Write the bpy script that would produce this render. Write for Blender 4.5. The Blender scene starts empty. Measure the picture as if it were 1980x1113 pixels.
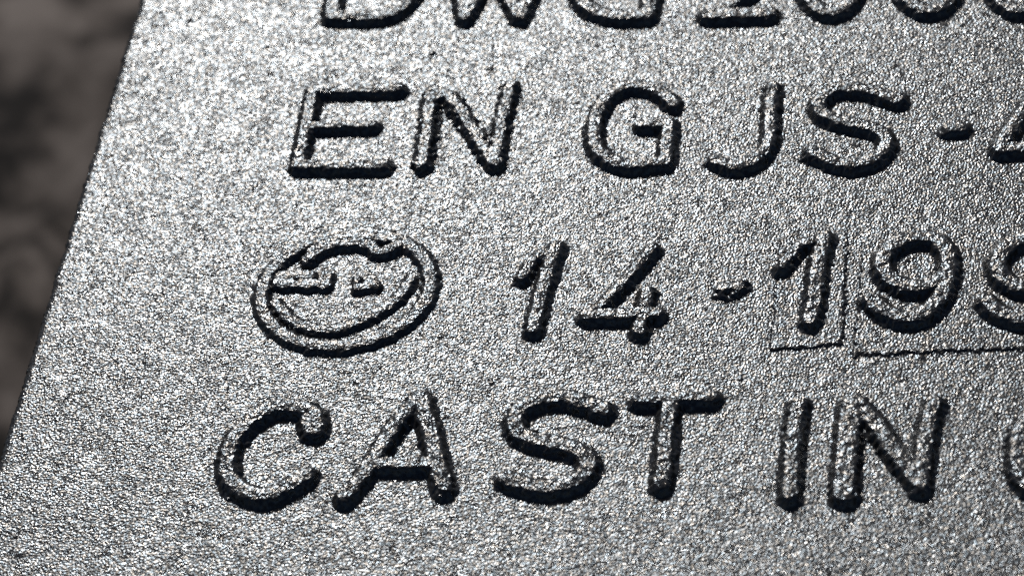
import bpy, math
import numpy as np
from mathutils import Vector, Matrix

# ------------------------------------------------------------------ camera, sky, sun, exposure
scene = bpy.context.scene
MM = 0.001
PITCH = math.radians(48.0)      # how far the line of sight dips below the horizontal
VIEW_AZ = math.radians(16.0)    # the photographer stands a little to the right of the lettering's axis
DIST = 0.5                      # camera to the middle of the iron face
LENS, SENSOR = 105.0, 36.0
IMG_W, IMG_H = 1980.0, 1113.0

cam_data = bpy.data.cameras.new('camera')
cam = bpy.data.objects.new('camera', cam_data)
scene.collection.objects.link(cam)
cam.location = (DIST * math.cos(PITCH) * math.sin(VIEW_AZ), -DIST * math.cos(PITCH) * math.cos(VIEW_AZ), DIST * math.sin(PITCH))
FWD = -Vector(cam.location).normalized()
RIGHT = (Vector((1, 0, 0)) - FWD * FWD.x).normalized()        # rolled until the lines of text run level
UP = RIGHT.cross(FWD)
cam.rotation_euler = Matrix((RIGHT, UP, -FWD)).transposed().to_euler()
cam_data.lens, cam_data.sensor_width = LENS, SENSOR
cam_data.clip_start, cam_data.clip_end = 0.01, 100
cam_data.dof.use_dof = True
cam_data.dof.focus_distance = 0.495
cam_data.dof.aperture_fstop = 20.0
scene.camera = cam

SUN_EL, SUN_AZ = math.radians(41.0), math.radians(-20.5)      # azimuth from +Y, positive towards +X
to_sun = Vector((math.sin(SUN_AZ) * math.cos(SUN_EL), math.cos(SUN_AZ) * math.cos(SUN_EL), math.sin(SUN_EL)))
world = bpy.data.worlds.new('World')
scene.world = world
world.use_nodes = True
wt = world.node_tree
sky = wt.nodes.new('ShaderNodeTexSky')
sky.sky_type = 'NISHITA'
sky.sun_disc = False
sky.sun_elevation = SUN_EL
sky.sun_rotation = SUN_AZ
sky.air_density = 0.6
sky.dust_density = 1.0
sky.ozone_density = 0.3
wt.links.new(sky.outputs['Color'], wt.nodes['Background'].inputs['Color'])
wt.nodes['Background'].inputs['Strength'].default_value = 0.06

sun_data = bpy.data.lights.new('sun', 'SUN')
sun_data.energy = 5.0
sun_data.angle = math.radians(0.5)
sun_data.color = (1.0, 0.99, 0.975)
sun = bpy.data.objects.new('sun', sun_data)
scene.collection.objects.link(sun)
sun.location = to_sun * 5
sun.rotation_euler = to_sun.to_track_quat('Z', 'Y').to_euler()

vs = scene.view_settings
vs.view_transform = 'Standard'
vs.look = 'None'
vs.gamma = 1.0
vs.use_curve_mapping = False
vs.exposure = -0.35
scene.cycles.use_denoising = False
scene.cycles.sample_clamp_indirect = 4.0

# ------------------------------------------------------------------ small tools
rng = np.random.default_rng(7)


def put(px, py, h=0.0):
    """Point of the flat iron face (height h metres) seen at a photograph pixel; returns x, y in metres."""
    sx = (px - IMG_W / 2) / IMG_W * SENSOR / LENS
    sy = -(py - IMG_H / 2) / IMG_W * SENSOR / LENS
    dx, dy, dz = FWD + RIGHT * sx + UP * sy
    t = (h - cam.location.z) / dz
    return cam.location.x + t * dx, cam.location.y + t * dy


def field(shape, step, lo, hi, seed, stretch=1.0):
    """Band-limited noise (unit deviation): features between lo and hi (metres) on a grid of the given step."""
    r = np.random.default_rng(seed)
    n = r.standard_normal(shape)
    fy = np.fft.fftfreq(shape[0], step)[:, None]
    fx = np.fft.fftfreq(shape[1], step)[None, :]
    k2 = (fx * stretch) ** 2 + fy ** 2
    s = np.exp(-k2 * lo * lo * 2.0) - np.exp(-k2 * hi * hi * 2.0)
    f = np.real(np.fft.ifft2(np.fft.fft2(n) * s))
    return f / f.std()


def grid_mesh(name, X, Y, Z, keep=None, extra_quads=()):
    nv, nu = X.shape
    idx = np.arange(nv * nu).reshape(nv, nu)
    q = np.stack([idx[:-1, :-1], idx[:-1, 1:], idx[1:, 1:], idx[1:, :-1]], -1).reshape(-1, 4)
    if keep is not None:
        k = (keep[:-1, :-1] | keep[:-1, 1:] | keep[1:, 1:] | keep[1:, :-1]).reshape(-1)
        q = q[k]
    if len(extra_quads):
        q = np.concatenate([q, np.array(extra_quads)])
    used = np.unique(q)
    remap = np.full(nv * nu, -1, dtype=np.int64)
    remap[used] = np.arange(len(used))
    q = remap[q]
    co = np.stack([X.reshape(-1), Y.reshape(-1), Z.reshape(-1)], -1)[used]
    me = bpy.data.meshes.new(name)
    me.vertices.add(len(co))
    me.vertices.foreach_set('co', co.astype(np.float32).ravel())
    me.loops.add(q.size)
    me.loops.foreach_set('vertex_index', q.astype(np.int32).ravel())
    me.polygons.add(len(q))
    me.polygons.foreach_set('loop_start', np.arange(0, q.size, 4, dtype=np.int32))
    me.polygons.foreach_set('use_smooth', np.ones(len(q), dtype=bool))
    me.update(calc_edges=True)
    return me


def spline(pts, n=10):
    """Catmull-Rom through the points."""
    p = np.array(pts, float)
    if len(p) < 3:
        return p
    ext = np.vstack([2 * p[0] - p[1], p, 2 * p[-1] - p[-2]])
    out = []
    t = np.linspace(0, 1, n, endpoint=False)[:, None]
    for i in range(1, len(ext) - 2):
        a, b, c, d = ext[i - 1], ext[i], ext[i + 1], ext[i + 2]
        out.append(0.5 * ((2 * b) + (c - a) * t + (2 * a - 5 * b + 4 * c - d) * t ** 2 + (3 * b - a - 3 * c + d) * t ** 3))
    return np.vstack(out + [p[-1:]])


def seg_dist(X, Y, line):
    best = np.full(X.shape, 1e9)
    for (x0, y0), (x1, y1) in zip(line[:-1], line[1:]):
        dx, dy = x1 - x0, y1 - y0
        L = dx * dx + dy * dy + 1e-18
        t = np.clip(((X - x0) * dx + (Y - y0) * dy) / L, 0, 1)
        best = np.minimum(best, np.hypot(X - x0 - t * dx, Y - y0 - t * dy))
    return best


# ------------------------------------------------------------------ materials
def iron_material(root):
    m = bpy.data.materials.new('black_painted_cast_iron')
    m.use_nodes = True
    nt = m.node_tree
    b = nt.nodes['Principled BSDF']
    tc = nt.nodes.new('ShaderNodeTexCoord')
    tc.object = root

    def noise(scale, detail=2.0, rough=0.5):
        n = nt.nodes.new('ShaderNodeTexNoise')
        n.inputs['Scale'].default_value = scale
        n.inputs['Detail'].default_value = detail
        n.inputs['Roughness'].default_value = rough
        nt.links.new(tc.outputs['Object'], n.inputs['Vector'])
        return n

    def ramp(src, stops):
        r = nt.nodes.new('ShaderNodeValToRGB')
        e = r.color_ramp.elements
        while len(e) < len(stops):
            e.new(0.5)
        for el, (p, c) in zip(e, stops):
            el.position = p
            el.color = (*c, 1) if len(c) == 3 else c
        nt.links.new(src, r.inputs['Fac'])
        return r

    col = ramp(noise(220, 4, 0.6).outputs['Fac'], [(0.3, (0.012, 0.012, 0.013)), (0.7, (0.024, 0.023, 0.022))])
    nt.links.new(col.outputs['Color'], b.inputs['Base Color'])
    # each grain of paint has its own faint tint
    tint = noise(1500, 1.0)
    tr = ramp(tint.outputs['Fac'], [(0.36, (0.72, 0.88, 1.0)), (0.5, (0.93, 0.97, 1.0)), (0.64, (1.0, 0.90, 0.78))])
    nt.links.new(tr.outputs['Color'], b.inputs['Specular Tint'])
    rg = ramp(noise(400, 3).outputs['Fac'], [(0.3, (0.16,) * 3), (0.7, (0.28,) * 3)])
    nt.links.new(rg.outputs['Color'], b.inputs['Roughness'])
    b.inputs['IOR'].default_value = 1.55
    fine = noise(3200, 2.0, 0.6)
    bump = nt.nodes.new('ShaderNodeBump')
    bump.inputs['Strength'].default_value = 0.5
    bump.inputs['Distance'].default_value = 0.00008
    nt.links.new(fine.outputs['Fac'], bump.inputs['Height'])
    nt.links.new(bump.outputs['Normal'], b.inputs['Normal'])
    return m


def ground_material():
    m = bpy.data.materials.new('dark_stony_soil')
    m.use_nodes = True
    nt = m.node_tree
    b = nt.nodes['Principled BSDF']
    tc = nt.nodes.new('ShaderNodeTexCoord')
    n1 = nt.nodes.new('ShaderNodeTexNoise')
    n1.inputs['Scale'].default_value = 20.0
    n1.inputs['Detail'].default_value = 6.0
    n1.inputs['Roughness'].default_value = 0.62
    mp = nt.nodes.new('ShaderNodeMapping')
    mp.inputs['Location'].default_value = (3.285, 2.145, 0.0)
    nt.links.new(tc.outputs['Object'], mp.inputs['Vector'])
    nt.links.new(mp.outputs['Vector'], n1.inputs['Vector'])
    r = nt.nodes.new('ShaderNodeValToRGB')
    e = r.color_ramp.elements
    e.new(0.5)
    for el, (p, c) in zip(e, [(0.43, (0.005, 0.0033, 0.0025)), (0.51, (0.055, 0.0445, 0.038)), (0.62, (0.12, 0.101, 0.089))]):
        el.position = p
        el.color = (*c, 1)
    nt.links.new(n1.outputs['Fac'], r.inputs['Fac'])
    nt.links.new(r.outputs['Color'], b.inputs['Base Color'])
    b.inputs['Roughness'].default_value = 0.9
    b.inputs['Specular IOR Level'].default_value = 0.2
    return m


# ------------------------------------------------------------------ the ground far below, out of focus
GROUND_Z = -0.45
gs = 0.03
gx = np.arange(-3.0, 3.0 + gs, gs)
GX, GY = np.meshgrid(gx, gx)
GZ = GROUND_Z + 0.009 * field(GX.shape, gs, 0.035, 0.12, 31) + 0.006 * field(GX.shape, gs, 0.1, 0.4, 32)
GZ -= max(0.0, GZ[np.abs(GX) + np.abs(GY) < 0.5].max() - GROUND_Z) * np.exp(-(GX ** 2 + GY ** 2) / 0.05)
ground = bpy.data.objects.new('ground', grid_mesh('ground', GX, GY, GZ))
scene.collection.objects.link(ground)
ground['kind'] = 'structure'
ground['label'] = 'blurred dark brown stony ground beyond the iron edge'
ground.data.materials.append(ground_material())

# ------------------------------------------------------------------ the iron casting
root = bpy.data.objects.new('cast_iron_block', None)
scene.collection.objects.link(root)
root.location = (0, 0, GROUND_Z)
root['label'] = 'black painted cast iron block with raised lettering on its rough sunlit face'
root['category'] = 'iron casting'
root.empty_display_size = 0.05
IRON = iron_material(root)
TOP = Vector((0, 0, -GROUND_Z))      # the lettered face in the block's own frame

STEP = 0.16 * MM
ex0, ey0 = put(267, 0)
ex1, ey1 = put(-4, 880)
EB = (ex0 - ex1) / (ey0 - ey1)
EA = ex0 - EB * ey0


def grow(start, end, first, rate):
    out, s, p = [], first, start
    sign = 1 if end > start else -1
    while (end - p) * sign > 0:
        s *= rate
        p += sign * s
        out.append(p)
    return out


corners = [put(a, b) for a in (0, IMG_W) for b in (0, IMG_H)]
u_fine = max(x - EA - EB * y for x, y in corners) + 4 * MM
v_lo, v_hi = min(c[1] for c in corners) - 3 * MM, max(c[1] for c in corners) + 3 * MM
U = np.arange(0, u_fine, STEP)
U = np.concatenate([U, grow(U[-1], 0.30, STEP, 1.12)])
Vf = np.arange(v_lo, v_hi, STEP)
V = np.concatenate([grow(Vf[0], -0.16, STEP, 1.12)[::-1], Vf, grow(Vf[-1], 0.17, STEP, 1.12)])
nv, nu = len(V), len(U)
wob = field((nv, 8), STEP, 0.4 * MM, 2.0 * MM, 3)[:, 0] * 0.09 * MM + field((nv, 8), STEP, 3 * MM, 12 * MM, 4)[:, 0] * 0.08 * MM
VV = np.repeat(V[:, None], nu, 1)
XX = U[None, :] + EA + EB * VV + wob[:, None] * np.exp(-U / (3 * MM))[None, :]

# sand-cast grain
G1 = field((nv, nu), STEP, 0.145 * MM, 0.30 * MM, 11, 0.9)
G0 = field((nv, nu), STEP, 0.20 * MM, 0.48 * MM, 16, 0.85)
G0 = np.abs(G0) - np.abs(G0).mean()
G2 = field((nv, nu), STEP, 0.35 * MM, 0.9 * MM, 12)
G3 = field((nv, nu), STEP, 1.5 * MM, 5.0 * MM, 13)
grain = 0.078 * MM * G1 + 0.022 * MM * G0 + 0.010 * MM * G2
ROUGH2 = field((nv, nu), STEP, 0.6 * MM, 1.6 * MM, 15)
WARP = field((nv, nu), STEP, 1.0 * MM, 3.5 * MM, 14)
patch = field((nv, nu), STEP, 4.0 * MM, 14.0 * MM, 17)
base = grain * (1 + 0.06 * patch) + 0.014 * MM * G3 + 0.004 * MM * field((nv, nu), STEP, 0.7 * MM, 2.2 * MM, 18) * np.clip(patch, 0, 2)

# nubs and pits left by the sand mould: photograph pixel, radius mm, height mm
for px, py, r, h in [(836, 104, 0.75, 0.42), (516, 92, 0.5, 0.3), (368, 40, 0.7, 0.25), (385, 36, 0.5, 0.2), (948, 134, 0.9, 0.25),
                     (830, 180, 0.8, 0.3), (850, 205, 0.9, 0.3), (1118, 200, 0.5, -0.2), (740, 880, 0.5, -0.15), (1690, 700, 0.8, 0.15),
                     (280, 700, 0.5, 0.2), (1780, 690, 0.9, 0.2), (40, 1070, 1.2, 0.25), (950, 740, 0.6, 0.2), (330, 480, 0.5, 0.15)]:
    x, y = put(px, py)
    base += h * MM * np.exp(-((XX - x) ** 2 + (VV - y) ** 2) / (r * MM * 0.6) ** 2)

for _ in range(70):      # stray sand specks
    i, j = rng.integers(20, len(Vf) - 20), rng.integers(20, int(u_fine / STEP) - 20)
    j0 = len(V) - len(Vf) - len(grow(Vf[-1], 0.17, STEP, 1.12)) + i
    r, h = rng.uniform(0.18, 0.42) * MM, rng.uniform(-0.22, 0.22) * MM
    w = slice(max(j0 - 12, 0), j0 + 13), slice(max(j - 12, 0), j + 13)
    base[w] += h * np.exp(-((XX[w] - XX[j0, j]) ** 2 + (VV[w] - VV[j0, j]) ** 2) / r ** 2)

RAD = 1.6 * MM
edge = np.where(U < RAD, np.sqrt(np.maximum(RAD ** 2 - (RAD - U) ** 2, 0)) - RAD, 0.0)
face = base + edge[None, :]

# low pads under the date figures (pattern plates set into the mould)
def poly_sd(X, Y, poly):
    d = seg_dist(X, Y, poly + poly[:1])
    inside = np.zeros(X.shape, bool)
    n = len(poly)
    for i in range(n):
        (x0, y0), (x1, y1) = poly[i], poly[(i + 1) % n]
        c = (y0 > Y) != (y1 > Y)
        xi = (x1 - x0) * (Y - y0) / (y1 - y0 + 1e-15) + x0
        inside ^= c & (X < xi)
    return np.where(inside, -d, d)


def block_range(xs, ys, pad):
    us = [x - EA - EB * y for x, y in zip(xs, ys)]
    i0, i1 = np.searchsorted(U, [min(us) - pad, max(us) + pad])
    j0, j1 = np.searchsorted(V, [min(ys) - pad, max(ys) + pad])
    return slice(max(j0, 1), min(j1, nv - 1)), slice(max(i0, 8), min(i1, nu - 1))


surface = face.copy()      # what later pieces stand on


def add_piece(name, sl, Z, keep, parent, label=None):
    """One raised piece of the casting: a mesh whose origin sits at its own middle."""
    X, Y = XX[sl], VV[sl]
    cx, cy = float(X[keep].mean()), float(Y[keep].mean())
    me = grid_mesh(name, X - cx, Y - cy, Z, keep)
    me.materials.append(IRON)
    o = bpy.data.objects.new(name, me)
    scene.collection.objects.link(o)
    o.parent = parent
    o.location = (cx, cy, TOP.z if parent is root else 0.0)
    if label:
        o['label'] = label
    return o


def pad(points, h, parent, label):
    poly = [put(*p) for p in points]
    sl = block_range([p[0] for p in poly], [p[1] for p in poly], 2 * MM)
    X, Y = XX[sl], VV[sl]
    d = poly_sd(X, Y, poly) + 0.16 * MM * WARP[sl] + 0.12 * MM * ROUGH2[sl]
    w = 0.5 * MM
    t = np.clip((d + w) / w, 0, 1)
    ys = [p[1] for p in poly]
    fade = np.clip((max(ys) - Y) / (max(ys) - min(ys)) * 2.5, 0, 1)
    hh = h * MM * (0.5 + 0.5 * np.cos(np.pi * t)) * fade
    Z = face[sl] + hh - 0.02 * MM
    o = add_piece('figure_pad', sl, Z, (d < 0.05 * MM) & (hh > 0.01 * MM), parent, label)
    surface[sl] = np.maximum(surface[sl], Z)
    return o


def raised(name, strokes, parent, label=None, height=1.5, side=1.5, width=None, crown=0.06, wear=0.12, carries=False):
    """strokes: list of (half width of the flat top in photograph pixels, [pixel points], curved?)."""
    H, W = height * MM, side * MM
    lines = []
    for hw, pts, curved in strokes:
        p = spline(pts) if curved else np.array(pts, float)
        lines.append((hw * 0.0866 * MM, [put(a, b, H) for a, b in p]))
    xs = [q[0] for _, l in lines for q in l]
    ys = [q[1] for _, l in lines for q in l]
    sl = block_range(xs, ys, 5 * MM)
    X, Y = XX[sl], VV[sl]
    if X.size == 0:
        return None
    d = np.full(X.shape, 1e9)
    for r, l in lines:
        d = np.minimum(d, seg_dist(X, Y, l) - r)
    d = d + wear * MM * WARP[sl] + 0.07 * MM * ROUGH2[sl] + 0.03 * MM * G1[sl]
    t = np.clip(d / W, 0, 1)
    prof = 0.5 + 0.5 * np.cos(np.pi * t ** 0.75)
    Z = surface[sl] + H * prof * (1 + 0.03 * WARP[sl]) - crown * MM * np.clip(d / (0.8 * MM) + 1, 0, 1)
    Z += 0.012 * MM * ROUGH2[sl] * (prof > 0.03)
    Z -= 0.05 * MM * np.clip((d - W) / (0.25 * W), 0, 1) + 0.002 * MM
    o = add_piece(name, sl, Z, d < W * 1.12, parent, label)
    if carries:
        surface[sl] = np.where(d < W, np.maximum(surface[sl], Z), surface[sl])
    return o


# the plate face itself with its rounded left edge and its walls down to the ground
cols_x = [XX[:, :1] + 0.0, XX[:, :1], XX[:, :1]]
wall_z = [np.full((nv, 1), GROUND_Z), np.full((nv, 1), GROUND_Z * 0.5), np.full((nv, 1), -6 * MM)]
PX = np.concatenate(cols_x + [XX, XX[:, -1:]], 1)
PY = np.concatenate([VV[:, :1]] * 3 + [VV, VV[:, -1:]], 1)
PZ = np.concatenate(wall_z + [face, np.full((nv, 1), GROUND_Z)], 1)
PX = np.concatenate([PX[:1], PX, PX[-1:]], 0)
PY = np.concatenate([PY[:1], PY, PY[-1:]], 0)
PZ = np.concatenate([np.full_like(PZ[:1], GROUND_Z), PZ, np.full_like(PZ[-1:], GROUND_Z)], 0)
body_me = grid_mesh('body', PX, PY, PZ - GROUND_Z)
body_me.materials.append(IRON)
body = bpy.data.objects.new('body', body_me)
scene.collection.objects.link(body)
body.parent = root

# ------------------------------------------------------------------ the inscription, photograph pixels of the stroke crests
pad([(1484, 682), (1560, 676), (1632, 668), (1643, 428), (1512, 428)], 0.36, root, 'low pad under the first figure 1 of the date')
pad([(1647, 691), (1800, 684), (1985, 679), (2100, 676), (2110, 425), (1670, 425)], 0.36, root, 'low pad under the figures 9 of the date')


def text_line(label):
    e = bpy.data.objects.new('inscription_line', None)
    scene.collection.objects.link(e)
    e.parent = root
    e.location = TOP
    e.empty_display_size = 0.01
    e['label'] = label
    return e


L1 = text_line('topmost raised line cut off by the upper edge')
raised('letter', [(13, [(655, -110), (640, 27)], 0), (12, [(640, 27), (715, 28), (762, 18), (793, -10), (806, -48), (795, -88), (755, -112), (655, -112)], 1)], L1, 'raised capital letter D')
raised('letter', [(12, [(880, -110), (898, 28), (952, -70), (1004, 28), (1066, -110)], 0)], L1, 'raised capital letter W')
raised('letter', [(12, [(1250, -92), (1200, -110), (1150, -92), (1120, -50), (1120, -10), (1143, 14), (1182, 26), (1222, 27), (1252, 24)], 1), (12, [(1252, 25), (1263, -35), (1215, -35)], 0)], L1, 'raised capital letter G cut off above')
raised('digit', [(13, [(1368, 25), (1486, 22)], 0), (12, [(1370, 23), (1438, -12), (1474, -50), (1472, -88), (1430, -108), (1390, -88)], 1)], L1, 'raised figure with a straight foot')


def oval(cx, cy, a, b, rot=0.0, n=28):
    c, s = math.cos(rot), math.sin(rot)
    return [(cx + a * math.cos(k) * c - b * math.sin(k) * s, cy + a * math.cos(k) * s + b * math.sin(k) * c) for k in np.linspace(0, 2 * math.pi, n + 1)]


raised('digit', [(12, oval(1606, -47, 54, 66), 0)], L1, 'raised round figure after the straight-footed one')
raised('digit', [(12, oval(1795, -50, 56, 66), 0)], L1, 'raised round figure between two other round ones')
raised('digit', [(12, oval(1974, -50, 56, 66), 0)], L1, 'raised round figure in the upper right corner')

L2 = text_line('raised line reading EN GJS-4')
raised('letter', [(10, [(604, 172), (575, 316)], 0), (10, [(604, 171), (770, 167)], 0), (8, [(590, 240), (718, 238)], 0), (11, [(575, 316), (740, 315)], 0)], L2, 'raised capital letter E')
raised('letter', [(11, [(832, 178), (826, 242), (814, 313)], 0), (11, [(840, 172), (873, 190), (918, 254), (953, 308)], 1), (10, [(986, 162), (971, 220), (955, 311)], 0)], L2, 'raised capital letter N with a worn upper corner', wear=0.2)
raised('letter', [(11, [(1300, 196), (1283, 179), (1251, 164), (1216, 161), (1186, 172), (1165, 194), (1152, 225), (1147, 259), (1156, 286), (1180, 305), (1212, 314), (1250, 311), (1286, 307)], 1), (11, [(1286, 308), (1293, 236)], 0), (8, [(1292, 234), (1240, 238)], 0)], L2, 'raised capital letter G')
raised('letter', [(10, [(1493, 164), (1489, 216), (1487, 268), (1474, 291), (1454, 308), (1426, 317), (1403, 313), (1382, 305)], 1)], L2, 'raised capital letter J')
raised('letter', [(11, [(1738, 188), (1713, 181), (1681, 171), (1649, 166), (1616, 168), (1594, 181), (1581, 197), (1589, 214), (1612, 226), (1642, 234), (1677, 241), (1703, 252), (1714, 268), (1710, 285), (1694, 300), (1670, 310), (1642, 314), (1612, 308), (1584, 297), (1568, 289)], 1)], L2, 'raised capital letter S after J')
raised('hyphen', [(9, [(1834, 246), (1860, 243)], 0)], L2, 'small raised hyphen after GJS', height=1.3)
raised('digit', [(11, [(2010, 168), (1932, 278)], 0), (12, [(1932, 283), (2062, 281)], 0), (11, [(2038, 238), (2022, 330)], 0)], L2, 'raised figure 4 cut off by the right edge')

L3 = text_line('raised line of figures reading 14-199')
raised('digit', [(11, [(1074, 474), (1060, 515), (1044, 571), (1030, 632)], 1), (8, [(1062, 484), (1036, 494), (1008, 532)], 1)], L3, 'raised figure 1 beside the round emblem', height=1.4)
raised('digit', [(8, [(1262, 476), (1168, 582), (1135, 605)], 0), (11, [(1135, 606), (1268, 602)], 0), (10, [(1251, 560), (1235, 635)], 0)], L3, 'raised figure 4 with an open top')
raised('hyphen', [(9, [(1398, 557), (1430, 550)], 0)], L3, 'rough raised hyphen between 14 and 19', height=1.05, wear=0.25)
raised('digit', [(12, [(1594, 455), (1582, 505), (1574, 581), (1566, 616)], 1), (8, [(1572, 462), (1545, 474), (1512, 512)], 1)], L3, 'raised figure 1 at the start of the year')
NINE = [(1818, 538), (1782, 552), (1744, 549), (1715, 531), (1706, 508), (1714, 484), (1740, 463), (1776, 455), (1808, 460), (1829, 480), (1834, 510), (1830, 542), (1819, 572), (1796, 597), (1765, 611), (1731, 608), (1701, 594), (1685, 577)]
raised('digit', [(13, NINE, 1)], L3, 'whole raised figure 9 of the year')
raised('digit', [(13, [(x + 223, y + 2) for x, y in NINE], 1)], L3, 'raised figure 9 cut off by the right edge')

L4 = text_line('lowest raised line reading CAST IN')
raised('letter', [(13, [(606, 824), (609, 803), (590, 787), (556, 780), (521, 785), (489, 804), (461, 830), (445, 858), (438, 890), (441, 918), (458, 937), (488, 951), (516, 953), (542, 943), (568, 928), (590, 913)], 1), (19, [(604, 822), (602, 808)], 0)], L4, 'raised capital letter C with a thick upper end', height=1.6, side=1.55)
raised('letter', [(12, [(808, 764), (761, 819), (728, 871), (698, 918), (664, 955)], 0), (13, [(812, 764), (831, 833), (845, 890), (857, 937)], 0), (11, [(735, 893), (838, 892)], 0)], L4, 'raised capital letter A', height=1.6, side=1.55)
raised('letter', [(13, [(1166, 787), (1148, 781), (1122, 771), (1089, 764), (1052, 765), (1017, 778), (996, 801), (997, 824), (1017, 841), (1057, 851), (1099, 859), (1127, 873), (1137, 893), (1125, 915), (1099, 930), (1066, 937), (1033, 936), (1002, 928), (977, 919)], 1)], L4, 'raised capital letter S after A', height=1.6, side=1.55)
raised('letter', [(10, [(1234, 769), (1376, 763)], 0), (12, [(1294, 780), (1287, 838), (1283, 900), (1277, 930)], 0)], L4, 'raised capital letter T', height=1.6, side=1.55)
raised('letter', [(12, [(1544, 776), (1536, 820), (1531, 880), (1526, 952)], 0)], L4, 'raised capital letter I', height=1.6, side=1.55)
raised('letter', [(17, [(1647, 778), (1640, 833), (1635, 892), (1631, 950)], 0), (13, [(1654, 773), (1690, 810), (1738, 880), (1778, 928)], 0), (12, [(1806, 772), (1794, 815), (1787, 860), (1779, 934)], 0)], L4, 'raised capital letter N in the lowest line', height=1.6, side=1.55)
raised('letter', [(13, [(2125, 820), (2110, 790), (2070, 774), (2025, 780), (1990, 802), (1972, 836), (1968, 880), (1978, 920), (2010, 942), (2060, 948), (2110, 925)], 1)], L4, 'raised round letter cut off by the right edge', height=1.6, side=1.55)

emblem = bpy.data.objects.new('emblem', None)
scene.collection.objects.link(emblem)
emblem.parent = root
emblem.location = TOP
emblem.empty_display_size = 0.01
emblem['label'] = 'round raised foundry emblem inside a ring'
raised('ring', [(11, oval(668, 557, 166, 107, math.radians(-11), 48), 0)], emblem, height=1.0, side=1.2)
raised('arc', [(10, [(594, 499), (625, 476), (675, 466), (708, 471), (731, 484), (752, 478), (768, 470)], 1), (10, [(602, 484), (650, 461), (700, 455), (740, 458), (765, 462)], 1)], emblem, 'upper curved stroke of the emblem', height=1.2, side=1.0)
raised('bar', [(10, [(536, 546), (630, 548)], 0), (11, [(540, 531), (598, 530)], 0), (8, [(630, 548), (634, 530)], 0)], emblem, 'longer left bar of the emblem', height=0.95, side=0.85)
raised('bar', [(9, [(692, 554), (724, 548)], 0), (6, [(690, 554), (690, 536)], 0)], emblem, 'short right bar of the emblem', height=0.95, side=0.85)
raised('arc', [(9, [(532, 584), (556, 611), (598, 631), (648, 633), (712, 611), (756, 583), (780, 559), (793, 537)], 1)], emblem, 'lower smile-shaped stroke of the emblem', height=0.9, side=1.1)
